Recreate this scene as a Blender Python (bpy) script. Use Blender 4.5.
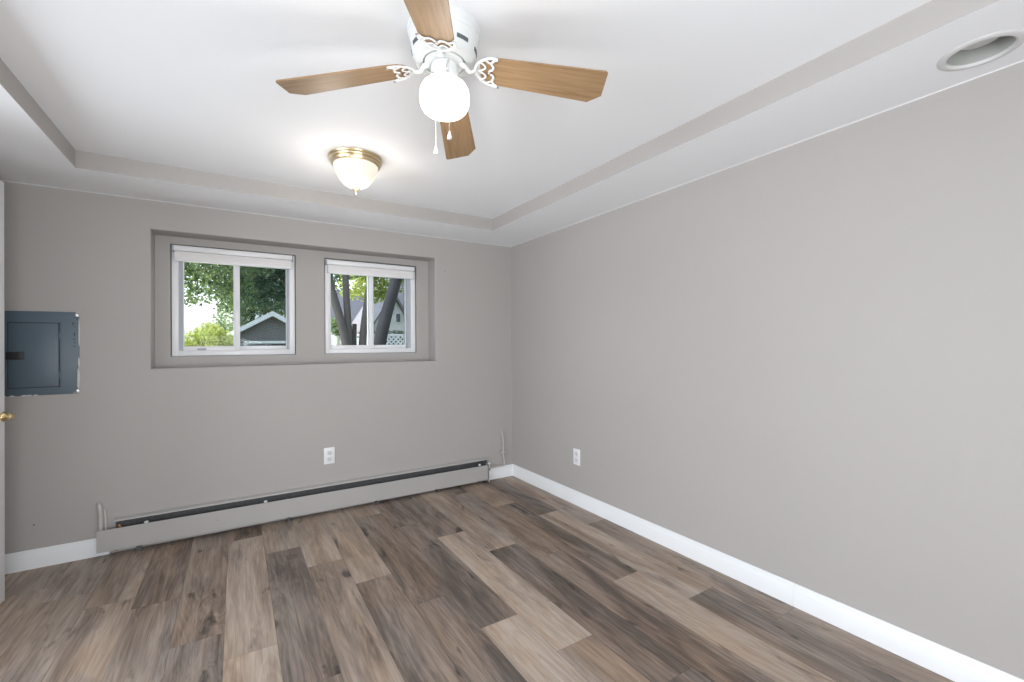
import bpy, bmesh, math, random
from mathutils import Vector, Matrix
PI = math.pi
random.seed(7)
S = bpy.context.scene
for o in list(bpy.data.objects):
    bpy.data.objects.remove(o)

# ------------------------------------------------------------------ camera
cam_d = bpy.data.cameras.new('camera')
cam = bpy.data.objects.new('camera', cam_d)
S.collection.objects.link(cam)
S.camera = cam
F_PX, YAW, PITCH, ROLL = 440.6165, 0.5594, 0.0058, -0.0083
cam_d.sensor_width = 36.0
cam_d.lens = F_PX / 1024 * 36
cam_d.clip_start, cam_d.clip_end = 0.02, 400
cam_d.shift_y = (342 - 341) / 1024
fw = Vector((math.sin(YAW)*math.cos(PITCH), math.cos(YAW)*math.cos(PITCH), math.sin(PITCH)))
rt = Vector((math.cos(YAW), -math.sin(YAW), 0))
up = rt.cross(fw)
r2 = rt*math.cos(ROLL) + up*math.sin(ROLL)
u2 = -rt*math.sin(ROLL) + up*math.cos(ROLL)
m = Matrix((r2, u2, -fw)).transposed().to_4x4()
m.translation = Vector((0, 0, 1.2103))
cam.matrix_world = m

# ------------------------------------------------------------------ world, sun, area lights, exposure
S.view_settings.view_transform = 'Standard'
S.view_settings.look = 'None'
S.view_settings.gamma = 1
S.view_settings.exposure = 0.06
S.view_settings.use_curve_mapping = False
W = bpy.data.worlds.new('sky'); S.world = W
W.use_nodes = True
nt = W.node_tree
nt.nodes.clear()
sky = nt.nodes.new('ShaderNodeTexSky')
sky.sky_type = 'NISHITA'; sky.sun_disc = False
sky.sun_elevation = math.radians(50); sky.sun_rotation = math.radians(260)
sky.dust_density = 3.0
bg = nt.nodes.new('ShaderNodeBackground'); bg.inputs[1].default_value = 0.62
out = nt.nodes.new('ShaderNodeOutputWorld')
hs = nt.nodes.new('ShaderNodeHueSaturation'); hs.inputs['Saturation'].default_value = 0.35
nt.links.new(sky.outputs[0], hs.inputs['Color']); nt.links.new(hs.outputs[0], bg.inputs[0]); nt.links.new(bg.outputs[0], out.inputs[0])

def area(name, loc, target, sx, sy, power, col=(1, 1, 1)):
    d = bpy.data.lights.new(name, 'AREA'); d.shape = 'RECTANGLE'
    d.size, d.size_y, d.energy, d.color = sx, sy, power, col
    o = bpy.data.objects.new(name, d); S.collection.objects.link(o)
    o.location = loc
    o.rotation_euler = (Vector(target) - Vector(loc)).to_track_quat('-Z', 'Y').to_euler()
    return o
sd = bpy.data.lights.new('sun', 'SUN'); sd.energy = 4.5; sd.angle = 0.01; sd.color = (1, .95, .85)
sun = bpy.data.objects.new('sun', sd); S.collection.objects.link(sun)
sun.rotation_euler = Vector((0.72, 0.0, -0.72)).to_track_quat('-Z', 'Y').to_euler()
# added fill lights, shining in through the invented left and rear openings
area('left_fill', (-3.30, 0.80, .95), (2, 1.45, 2.0), 3.0, 1.6, 124, (0.875, 0.935, 1.0))
area('rear_fill', (0.3, -1.60, .8), (0.7, 2.2, 2.3), 1.6, 1.3, 70, (0.945, 0.975, 1.0))

# ------------------------------------------------------------------ material helpers
def newmat(name):
    mt = bpy.data.materials.new(name); mt.use_nodes = True
    n = mt.node_tree; b = n.nodes['Principled BSDF']
    return mt, n, b
def mat(name, col, rough=0.6, metal=0.0, var=0.04, scale=8.0, bump=0.0, bscale=200.0, **kw):
    mt, n, b = newmat(name)
    tc = n.nodes.new('ShaderNodeTexCoord')
    nz = n.nodes.new('ShaderNodeTexNoise'); nz.inputs['Scale'].default_value = scale; nz.inputs['Detail'].default_value = 4
    n.links.new(tc.outputs['Object'], nz.inputs['Vector'])
    mx = n.nodes.new('ShaderNodeMix'); mx.data_type = 'RGBA'
    mx.inputs[6].default_value = tuple(c*(1-var) for c in col) + (1,)
    mx.inputs[7].default_value = tuple(min(1, c*(1+var)) for c in col) + (1,)
    n.links.new(nz.outputs[0], mx.inputs[0]); n.links.new(mx.outputs[2], b.inputs['Base Color'])
    b.inputs['Roughness'].default_value = rough; b.inputs['Metallic'].default_value = metal
    if bump:
        n2 = n.nodes.new('ShaderNodeTexNoise'); n2.inputs['Scale'].default_value = bscale; n2.inputs['Detail'].default_value = 3
        n.links.new(tc.outputs['Object'], n2.inputs['Vector'])
        bp = n.nodes.new('ShaderNodeBump'); bp.inputs['Strength'].default_value = bump; bp.inputs['Distance'].default_value = 0.002
        n.links.new(n2.outputs[0], bp.inputs['Height']); n.links.new(bp.outputs[0], b.inputs['Normal'])
    for k, v in kw.items(): b.inputs[k].default_value = v
    return mt

M = {}
M['wall'] = mat('taupe_wall_paint', (.428, .405, .389), .55, var=.02, scale=2.5, bump=.12, bscale=260)
M['ceil'] = mat('white_ceiling_paint', (.905, .925, .95), .75, var=.01, scale=3, bump=.1, bscale=180)
M['white'] = mat('white_trim_paint', (.84, .855, .87), .35, var=.01, scale=6)
M['vinyl'] = mat('white_vinyl', (.83, .84, .86), .3, var=.01, scale=6)
M['blind'] = mat('white_blind_slats', (.88, .87, .87), .5, var=.02, scale=10)
M['jamb'] = mat('grey_jamb_liner', (.42, .45, .50), .5, var=.02, scale=6)
M['door'] = mat('white_door_paint', (.86, .87, .89), .4, var=.01, scale=4)
M['brass'] = mat('polished_brass', (.78, .62, .34), .22, 1.0, var=.08, scale=20)
M['oldbrass'] = mat('satin_antique_brass', (.72, .60, .40), .3, 1.0, var=.08, scale=20)
M['fanwhite'] = mat('white_fan_enamel', (.74, .77, .77), .3, var=.01, scale=10)
M['slot'] = mat('dark_vent_slot', (.10, .12, .13), .7)
M['gap_shade'] = mat('dark_grey_shadow_gap', (.16, .16, .17), .8)
M['heater'] = mat('painted_heater_metal', (.44, .425, .41), .45, var=.03, scale=3)
M['fins'] = mat('dusty_dark_fins', (.085, .088, .088), .6, .3, var=.4, scale=60)
M['damper'] = mat('dull_grey_damper', (.10, .105, .11), .5, .3, var=.2, scale=12)
M['copper'] = mat('tarnished_copper', (.40, .19, .09), .4, .9, var=.3, scale=40)
M['pipe'] = mat('painted_pipe', (.52, .49, .47), .4, var=.10, scale=60)
M['panel'] = mat('slate_blue_panel_enamel', (.095, .135, .170), .42, var=.07, scale=9)
M['chip'] = mat('chipped_bare_plaster', (.62, .62, .61), .8, var=.2, scale=120)
M['black'] = mat('black_plastic', (.022, .023, .025), .45)
M['hole'] = mat('dark_hole', (.035, .03, .03), .9)
M['plate'] = mat('white_outlet_plastic', (.84, .85, .86), .35, var=.01)
M['plate2'] = mat('white_outlet_face', (.72, .73, .75), .4, var=.01)
M['chain'] = mat('dull_bead_chain', (.50, .49, .46), .4, .6)
M['steel'] = mat('brushed_steel', (.6, .6, .6), .35, 1.0)
M['canwhite'] = mat('can_light_white', (.68, .68, .68), .45, var=.01)
M['caninner'] = mat('can_light_grey_baffle', (.42, .43, .41), .5, var=.03)
M['lamp_off'] = mat('frosted_lamp_off', (.62, .63, .62), .3, var=.02)

def glow(name, col, strength, base=(.9, .88, .84)):
    mt, n, b = newmat(name)
    lw = n.nodes.new('ShaderNodeTexNoise'); lw.inputs['Scale'].default_value = 12
    mx = n.nodes.new('ShaderNodeMix'); mx.data_type = 'RGBA'
    mx.inputs[6].default_value = tuple(c*.97 for c in col)+(1,); mx.inputs[7].default_value = tuple(col)+(1,)
    n.links.new(lw.outputs[0], mx.inputs[0])
    b.inputs['Base Color'].default_value = base+(1,); b.inputs['Roughness'].default_value = .25
    n.links.new(mx.outputs[2], b.inputs['Emission Color']); b.inputs['Emission Strength'].default_value = strength
    return mt
M['globe'] = glow('lit_opal_globe', (1.0, .93, .84), 2, (.5, .49, .47))
M['bowl'] = glow('lit_frosted_bowl', (1.0, .86, .68), .62, (.5, .48, .45))

def glassmat(name, tint, refl):
    mt, n, b = newmat(name)
    n.nodes.remove(b)
    tr = n.nodes.new('ShaderNodeBsdfTransparent'); tr.inputs[0].default_value = tint+(1,)
    gl = n.nodes.new('ShaderNodeBsdfGlossy'); gl.inputs['Roughness'].default_value = .01
    fr = n.nodes.new('ShaderNodeFresnel'); fr.inputs[0].default_value = refl
    mx = n.nodes.new('ShaderNodeMixShader')
    n.links.new(fr.outputs[0], mx.inputs[0]); n.links.new(tr.outputs[0], mx.inputs[1]); n.links.new(gl.outputs[0], mx.inputs[2])
    n.links.new(mx.outputs[0], n.nodes['Material Output'].inputs[0])
    return mt
M['glass'] = glassmat('clear_window_glass', (.96, .98, .98), 1.16)
def screenmat():
    mt, n, b = newmat('grey_insect_screen')
    n.nodes.remove(b)
    tr = n.nodes.new('ShaderNodeBsdfTransparent'); tr.inputs[0].default_value = (.66, .69, .73, 1)
    n.links.new(tr.outputs[0], n.nodes['Material Output'].inputs[0])
    return mt
M['screen'] = screenmat()

def woodmat(name, c1, c2, c3):
    mt, n, b = newmat(name)
    tc = n.nodes.new('ShaderNodeTexCoord')
    mp = n.nodes.new('ShaderNodeMapping'); mp.inputs['Scale'].default_value = (3, 42, 20)
    n.links.new(tc.outputs['Object'], mp.inputs[0])
    nz = n.nodes.new('ShaderNodeTexNoise'); nz.inputs['Scale'].default_value = 2.0; nz.inputs['Detail'].default_value = 6; nz.inputs['Distortion'].default_value = .6
    n.links.new(mp.outputs[0], nz.inputs['Vector'])
    cr = n.nodes.new('ShaderNodeValToRGB'); e = cr.color_ramp.elements
    e[0].position = .3; e[0].color = c1+(1,); e[1].position = .72; e[1].color = c3+(1,)
    k = e.new(.5); k.color = c2+(1,)
    n.links.new(nz.outputs[0], cr.inputs[0]); n.links.new(cr.outputs[0], b.inputs['Base Color'])
    b.inputs['Roughness'].default_value = .45
    return mt
M['oak'] = woodmat('golden_oak_blade', (.245, .150, .074), (.315, .200, .104), (.365, .240, .135))
M['bark'] = mat('grey_brown_bark', (.042, .041, .045), .9, var=.35, scale=9, bump=.6, bscale=25)

# vinyl plank floor: the colour attribute 'plank' carries tone (R) and a random offset (G) for each plank
def floormat():
    mt, n, b = newmat('grey_brown_vinyl_plank')
    N = n.nodes.new; L = n.links.new
    tc = N('ShaderNodeTexCoord'); at = N('ShaderNodeAttribute'); at.attribute_name = 'plank'
    sp = N('ShaderNodeSeparateColor'); L(at.outputs['Color'], sp.inputs[0])
    off = N('ShaderNodeCombineXYZ')
    mul = N('ShaderNodeMath'); mul.operation = 'MULTIPLY'; mul.inputs[1].default_value = 37.0; L(sp.outputs[1], mul.inputs[0])
    L(mul.outputs[0], off.inputs[2]); L(mul.outputs[0], off.inputs[1])
    def noise(sx, sy, detail, dist, rough=.5):
        mp = N('ShaderNodeMapping'); mp.inputs['Scale'].default_value = (sx, sy, 1)
        L(tc.outputs['Object'], mp.inputs[0])
        ad = N('ShaderNodeVectorMath'); ad.operation = 'ADD'; L(mp.outputs[0], ad.inputs[0]); L(off.outputs[0], ad.inputs[1])
        z = N('ShaderNodeTexNoise'); z.inputs['Scale'].default_value = 1; z.inputs['Detail'].default_value = detail
        z.inputs['Distortion'].default_value = dist; z.inputs['Roughness'].default_value = rough
        L(ad.outputs[0], z.inputs['Vector']); return z.outputs[0]
    def ramp(src, p0, p1, v0=0., v1=1.):
        r = N('ShaderNodeMapRange'); r.inputs[1].default_value = p0; r.inputs[2].default_value = p1
        r.inputs[3].default_value = v0; r.inputs[4].default_value = v1; L(src, r.inputs[0]); return r.outputs[0]
    def math2(op, a, c):
        k = N('ShaderNodeMath'); k.operation = op
        for i, v in enumerate((a, c)):
            if isinstance(v, (int, float)): k.inputs[i].default_value = v
            else: L(v, k.inputs[i])
        return k.outputs[0]
    grain = ramp(noise(70, 3.2, 6, .5, .6), .3, .7, -.5, .5)           # fine lengthwise grain
    cath = noise(9, .8, 3, 1.6)                                       # cathedral figure
    wv = math2('SINE', math2('MULTIPLY', cath, 70.0), 0.0)
    smoke = ramp(noise(7.5, 1.25, 5, .9, .55), .40, .66, 0, 1)        # dark smoky patches along the plank
    knot = ramp(noise(13, 3.6, 3, .6), .635, .73, 0, 1)                # knots
    t = math2('ADD', math2('ADD', math2('MULTIPLY', sp.outputs[0], .95), .115), math2('MULTIPLY', grain, .25))
    t = math2('ADD', t, math2('MULTIPLY', wv, .045))
    t = math2('SUBTRACT', t, math2('MULTIPLY', smoke, .28))
    t = math2('ADD', t, .10)
    t = math2('SUBTRACT', t, math2('MULTIPLY', knot, .38))
    cr = N('ShaderNodeValToRGB'); e = cr.color_ramp.elements
    e[0].position = 0; e[0].color = (.034, .028, .025, 1); e[1].position = 1; e[1].color = (.55, .46, .385, 1)
    for p, c in ((.3, (.130, .099, .080)), (.5, (.250, .191, .152)), (.75, (.41, .320, .252))):
        k = e.new(p); k.color = c+(1,)
    L(t, cr.inputs[0])
    gz = noise(5, 1.1, 3, .6)                                         # greyer cast in places
    hsv = N('ShaderNodeHueSaturation'); L(cr.outputs[0], hsv.inputs['Color'])
    L(ramp(gz, .35, .65, .75, 1.2), hsv.inputs['Saturation'])
    L(hsv.outputs[0], b.inputs['Base Color'])
    b.inputs['Roughness'].default_value = .46
    b.inputs['Specular IOR Level'].default_value = .4
    bp = N('ShaderNodeBump'); bp.inputs['Strength'].default_value = .15; bp.inputs['Distance'].default_value = .001
    L(grain, bp.inputs['Height']); L(bp.outputs[0], b.inputs['Normal'])
    return mt
M['floor'] = floormat()
M['floorgap'] = mat('dark_plank_joint', (.05, .042, .037), .8)

# ------------------------------------------------------------------ mesh builder
class MB:
    def __init__(s): s.bm = bmesh.new()
    def quad(s, pts, mi=0):
        f = s.bm.faces.new([s.bm.verts.new(p) for p in pts]); f.material_index = mi; return f
    def box(s, x0, x1, y0, y1, z0, z1, bev=0.0, seg=2, mi=0):
        r = bmesh.ops.create_cube(s.bm, size=1)
        vs = r['verts']
        for v in vs:
            v.co = ((x0+x1)/2 + v.co.x*(x1-x0), (y0+y1)/2 + v.co.y*(y1-y0), (z0+z1)/2 + v.co.z*(z1-z0))
        fs = {f for v in vs for f in v.link_faces}
        for f in fs: f.material_index = mi
        if bev:
            es = list({e for v in vs for e in v.link_edges})
            bmesh.ops.bevel(s.bm, geom=es, offset=bev, segments=seg, affect='EDGES', profile=.5)
        return s
    def lathe(s, prof, c=(0, 0, 0), axis='Z', seg=40, mi=0, closed=False):
        rings = []
        for r, h in prof:
            ring = []
            for i in range(seg):
                a = 2*PI*i/seg
                p = (r*math.cos(a), r*math.sin(a), h)
                if axis == 'X': p = (h, r*math.cos(a), r*math.sin(a))
                if axis == 'Y': p = (r*math.cos(a), h, r*math.sin(a))
                ring.append(s.bm.verts.new((c[0]+p[0], c[1]+p[1], c[2]+p[2])))
            rings.append(ring)
        for a, b in zip(rings, rings[1:]):
            for i in range(seg):
                f = s.bm.faces.new((a[i], a[(i+1) % seg], b[(i+1) % seg], b[i])); f.material_index = mi
        if closed:
            for ring in (rings[0], rings[-1]):
                try: s.bm.faces.new(ring).material_index = mi
                except ValueError: pass
        return s
    def tube(s, pts, r, seg=10, mi=0, flat=1.0, cap=True):
        pts = [Vector(p) for p in pts]
        rad = r if isinstance(r, (list, tuple)) else [r]*len(pts)
        rings = []; ref = None
        for i, p in enumerate(pts):
            t = (pts[min(i+1, len(pts)-1)] - pts[max(i-1, 0)]).normalized()
            if ref is None:
                ref = Vector((0, 0, 1)) if abs(t.z) < .9 else Vector((1, 0, 0))
            n = (ref - t*ref.dot(t)).normalized(); ref = n
            bq = t.cross(n)
            rings.append([s.bm.verts.new(p + (n*math.cos(2*PI*k/seg)*flat + bq*math.sin(2*PI*k/seg))*rad[i]) for k in range(seg)])
        for a, b in zip(rings, rings[1:]):
            for i in range(seg):
                s.bm.faces.new((a[i], a[(i+1) % seg], b[(i+1) % seg], b[i])).material_index = mi
        if cap:
            for ring in (rings[0], rings[-1]): s.bm.faces.new(ring).material_index = mi
        return s
    def prism(s, poly, z0, z1, mi=0):
        a = [s.bm.verts.new((x, y, z0)) for x, y in poly]; b = [s.bm.verts.new((x, y, z1)) for x, y in poly]
        n = len(poly)
        s.bm.faces.new(a).material_index = mi; s.bm.faces.new(b).material_index = mi
        for i in range(n): s.bm.faces.new((a[i], a[(i+1) % n], b[(i+1) % n], b[i])).material_index = mi
        return s
    def profile(s, prof, a, b, mi=0):
        """extrude a 2-D profile (offset n, height z) between points a and b; n grows to the left of a->b"""
        a = Vector(a); b = Vector(b); d = (b-a).normalized(); n = Vector((-d.y, d.x, 0))
        A = [s.bm.verts.new(a + n*p + Vector((0, 0, z))) for p, z in prof]
        B = [s.bm.verts.new(b + n*p + Vector((0, 0, z))) for p, z in prof]
        k = len(prof)
        for i in range(k): s.bm.faces.new((A[i], A[(i+1) % k], B[(i+1) % k], B[i])).material_index = mi
        s.bm.faces.new(A); s.bm.faces.new(B)
        return s

def obj(name, mb, mats, parent=None, smooth=None, loc=None, M4=None):
    bm = mb.bm
    bmesh.ops.remove_doubles(bm, verts=bm.verts, dist=1e-6) if len(bm.verts) < 20000 else None
    bmesh.ops.recalc_face_normals(bm, faces=bm.faces) if len(bm.verts) < 20000 else None
    if M4 is not None: bm.transform(M4)
    base = Vector((0, 0, 0))
    if parent is not None: base = parent.get('_b') and Vector(parent['_b']) or Vector((0, 0, 0))
    elif loc is not None: base = Vector(loc)
    if base.length: bm.transform(Matrix.Translation(-base))
    me = bpy.data.meshes.new(name); bm.to_mesh(me); bm.free()
    for q in (mats if isinstance(mats, (list, tuple)) else [mats]): me.materials.append(M[q] if isinstance(q, str) else q)
    if smooth is not None:
        me.polygons.foreach_set('use_smooth', [True]*len(me.polygons))
        me.set_sharp_from_angle(angle=math.radians(smooth))
    o = bpy.data.objects.new(name, me); S.collection.objects.link(o)
    if parent is not None:
        o.parent = parent; o['_b'] = list(base)
    elif loc is not None:
        o.location = loc; o['_b'] = list(base)
    return o
def tag(o, label=None, cat=None, group=None, kind=None):
    if label: o['label'] = label
    if cat: o['category'] = cat
    if group: o['group'] = group
    if kind: o['kind'] = kind
    return o
def thing(name, loc, label, cat, group=None, kind=None):
    o = bpy.data.objects.new(name, None); S.collection.objects.link(o)
    o.location = loc; o['_b'] = list(loc); o.empty_display_size = .1
    return tag(o, label, cat, group, kind)

# ------------------------------------------------------------------ the room shell
XL, XR, YF, YB, H, ZT = -1.14, 2.1724, -0.90, 3.4714, 2.12, 2.2098
TXL, TXR, TYF, TYB = -0.6834, 1.7332, -0.40, 3.042
YI, YO = 3.631, 3.745           # back of the window recess, outside face of the wall
RX0, RX1, RZ0, RZ1 = -0.443, 1.4175, 1.080, 1.940
WIN = [(-0.364, 0.378, 1.150, 1.890), (0.577, 1.310, 1.150, 1.890)]

# floor of planks running towards the window wall
PW, PL, X0 = 0.1855, 1.22, -0.047
JO = {-6: 1.1, -5: .7, -4: 1.75, -3: .35, -2: 1.45, -1: 2.24, 0: 2.04, 1: 1.73, 2: 1.425, 3: 2.33, 4: 1.99, 5: 1.675, 6: 1.388, 7: 2.27, 8: 2.05, 9: 1.643, 10: 1.335, 11: 1.03}
TONE = {  # tone of the plank nearer than the joint, between the joints, and beyond (0 dark .. 1 light)
 -2: (.46, .44, .36), -1: (.36, .40, .34), 0: (.70, .62, .34), 1: (.42, .27, .52), 2: (.52, .50, .60), 3: (.36, .58, .56),
 4: (.36, .34, .55), 5: (.72, .34, .30), 6: (.56, .72, .34), 7: (.27, .64, .55), 8: (.34, .40, .40), 9: (.62, .34, .50), 10: (.38, .66, .34), 11: (.48, .44, .60)}
fm = MB(); lay = fm.bm.loops.layers.float_color.new('plank')
rng = random.Random(3)
k = -19
while X0 + k*PW < XR - .001 or k < 12:
    x0, x1 = X0 + k*PW, X0 + (k+1)*PW
    if x1 <= XL - 1.2: k += 1; continue
    y = JO.get(k, 1.2) - 3*PL; seg = -3
    while y < YB:
        ya, yb = max(y, YF - .9), min(y + PL, YB)
        if yb - ya > .01 and x0 < XR:
            t3 = TONE.get(k, (.45, .5, .55))
            idx = seg + 1      # segment -1 ends at the joint
            tone = t3[min(max(idx, 0), 2)] if idx >= -1 else rng.uniform(.36, .66)
            g = .0004
            f = fm.quad([(max(x0, XL-2.4)+g, ya+g, 0), (min(x1, XR)-g, ya+g, 0), (min(x1, XR)-g, yb-g, 0), (max(x0, XL-2.4)+g, yb-g, 0)])
            rv = rng.random()
            for l in f.loops: l[lay] = (tone, rv, 0, 1)
        y += PL; seg += 1
    k += 1
b0 = fm.quad([(XL-2.4, YF-.9, -.0012), (XR, YF-.9, -.0012), (XR, YB, -.0012), (XL-2.4, YB, -.0012)], 1)
fl = obj('floor', fm, ['floor', 'floorgap']); tag(fl, kind='structure')

def ring_panel(mb, y, outer, hole):
    (a0, a1, c0, c1), (b0, b1, d0, d1) = outer, hole
    O = [(a0, y, c0), (a1, y, c0), (a1, y, c1), (a0, y, c1)]; I = [(b0, y, d0), (b1, y, d0), (b1, y, d1), (b0, y, d1)]
    for i in range(4):
        j = (i+1) % 4
        mb.quad([O[i], O[j], I[j], I[i]])
wb = MB()
ring_panel(wb, YB, (XL-.2, XR+.1, 0, 2.3), (RX0, RX1, RZ0, RZ1))
def reveal(mb, x0, x1, z0, z1, ya, yb):
    C = [(x0, z0), (x1, z0), (x1, z1), (x0, z1)]
    for i in range(4):
        (p, q), (r, s) = C[i], C[(i+1) % 4]
        mb.quad([(p, ya, q), (r, ya, s), (r, yb, s), (p, yb, q)])
reveal(wb, RX0, RX1, RZ0, RZ1, YB, YI)
bmesh.ops.remove_doubles(wb.bm, verts=wb.bm.verts, dist=1e-5)
es = [e for e in wb.bm.edges if len(e.link_faces) == 2 and all(abs(v.co.y-YB) < 1e-4 and RX0-1e-3 <= v.co.x <= RX1+1e-3 and RZ0-1e-3 <= v.co.z <= RZ1+1e-3 for v in e.verts)]
bmesh.ops.bevel(wb.bm, geom=es, offset=.007, segments=3, affect='EDGES', profile=.5)
# inner recess wall with the two window openings
xs = [RX0-.001, WIN[0][0], WIN[0][1], WIN[1][0], WIN[1][1], RX1+.001]; z0, z1 = WIN[0][2], WIN[0][3]
for y in (YI, YO):
    e0, e1, f0, f1 = (RX0, RX1, RZ0, RZ1) if y == YI else (XL-.2, XR+.1, -.5, 2.6)
    wb.quad([(e0, y, f0), (e1, y, f0), (e1, y, z0), (e0, y, z0)]); wb.quad([(e0, y, z1), (e1, y, z1), (e1, y, f1), (e0, y, f1)])
    for a, b in ((e0, WIN[0][0]), (WIN[0][1], WIN[1][0]), (WIN[1][1], e1)):
        wb.quad([(a, y, z0), (b, y, z0), (b, y, z1), (a, y, z1)])
for x0, x1, q0, q1 in WIN: reveal(wb, x0, x1, q0, q1, YI, YO)
tag(obj('wall_back', wb, 'wall'), kind='structure')

wr = MB(); wr.box(XR, XR+.1, YF-.9, YB+.3, 0, 2.3)
tag(obj('wall_right', wr, 'wall'), kind='structure')
# left wall, its wide opening invented to admit the added fill light ; seen only from beside the photo's viewpoint
wl = MB()
wl.box(XL-.1, XL, 2.30, YB, 0, 2.3); wl.box(XL-.1, XL, -.62, 2.30, 2.04, 2.3); wl.box(XL-.1, XL, YF-.9, -.62, 0, 2.3)
tag(obj('wall_left', wl, 'wall'), kind='structure')
wf = MB()
wf.box(XL, -.55, YF-.1, YF, 0, 2.3); wf.box(1.15, XR, YF-.1, YF, 0, 2.3); wf.box(-.55, 1.15, YF-.1, YF, 2.06, 2.3)  # rear opening invented for the fill, narrowed to shade the near right wall
tag(obj('wall_front', wf, 'wall'), kind='structure')
# invented enclosure beyond the openings, built around the fill lights
hl = MB()
hl.box(XL-2.5, XL-2.4, YF-.9, 2.6, 0, 2.3); hl.box(XL-2.4, XL-.1, 2.5, 2.6, 0, 2.3); hl.box(XL-2.5, XR, YF-1.0, YF-.9, 0, 2.3)
tag(obj('wall_fill_bay', hl, 'ceil'), kind='structure')

# ceiling: white lower border with a raised tray, tray sides in wall colour, round hole for the recessed lamp
CLX, CLY, CLR = 1.987, .385, .0765
ce = MB()
ce.quad([(TXL, TYF, ZT), (TXR, TYF, ZT), (TXR, TYB, ZT), (TXL, TYB, ZT)])
for a, b in (((TXL, TYF), (TXR, TYF)), ((TXR, TYF), (TXR, TYB)), ((TXR, TYB), (TXL, TYB)), ((TXL, TYB), (TXL, TYF))):
    ce.quad([(a[0], a[1], H), (b[0], b[1], H), (b[0], b[1], ZT), (a[0], a[1], ZT)], 1)
ce.quad([(XL, TYB, H), (XR, TYB, H), (XR, YB, H), (XL, YB, H)])
ce.quad([(XL, YF, H), (XR, YF, H), (XR, TYF, H), (XL, TYF, H)])
ce.quad([(XL, TYF, H), (TXL, TYF, H), (TXL, TYB, H), (XL, TYB, H)])
pa, pb = CLY-.15, CLY+.15
ce.quad([(TXR, TYF, H), (XR, TYF, H), (XR, pa, H), (TXR, pa, H)]); ce.quad([(TXR, pb, H), (XR, pb, H), (XR, TYB, H), (TXR, TYB, H)])
n = 48
angs = sorted([2*PI*i/n for i in range(n)] + [math.atan2(y-CLY, x-CLX) % (2*PI) for x in (TXR, XR) for y in (pa, pb)])
ring = []
for a in angs:
    c, q = math.cos(a), math.sin(a)
    tx = ((XR-CLX) if c > 0 else (CLX-TXR))/max(abs(c), 1e-9); ty = .15/max(abs(q), 1e-9); t = min(tx, ty)
    ring.append(((CLX+CLR*c, CLY+CLR*q, H), (CLX+t*c, CLY+t*q, H)))
for i in range(len(ring)):
    (a, b), (c, d) = ring[i], ring[(i+1) % len(ring)]
    ce.quad([a, b, d, c])
ce.box(XL-2.6, XR+.1, YF-1.1, YO, 2.30, 2.42)                      # slab above
ce.box(XL-2.5, XL, YF-1, 2.6, 2.20, 2.30); ce.box(XL, XR, YF-1, YF, 2.20, 2.30)
tag(obj('ceiling', ce, ['ceil', 'wall']), kind='structure')

# baseboards
BH, BT = .1028, .014
prof = [(0, 0), (0, BH), (.004, BH), (.0065, BH-.006), (.0075, BH-.016), (.011, BH-.024), (BT, BH-.030), (BT, 0)]
def baseboard(name, a, b):
    return tag(obj(name, MB().profile(prof, a, b), 'white', smooth=35), kind='structure')
baseboard('baseboard_right', (XR, YF, 0), (XR, 1.036, 0))
baseboard('baseboard_right', (XR, 1.0368, 0), (XR, YB, 0))
baseboard('baseboard_back', (XR, YB, 0), (1.890, YB, 0))
baseboard('baseboard_back', (-.635, YB, 0), (XL, YB, 0))
# thin white caulk bead where the walls meet the lower ceiling, and beside the corner
cb = [(0, H-.0028), (0, H), (.0028, H), (.002, H-.002)]
tag(obj('trim_1', MB().profile(cb, (XR, YF, 0), (XR, YB, 0)), 'white'), kind='structure')
tag(obj('trim_2', MB().profile([(0, H-.003), (0, H), (.003, H)], (XR, YB, 0), (XL, YB, 0)), 'white'), kind='structure')

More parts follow.
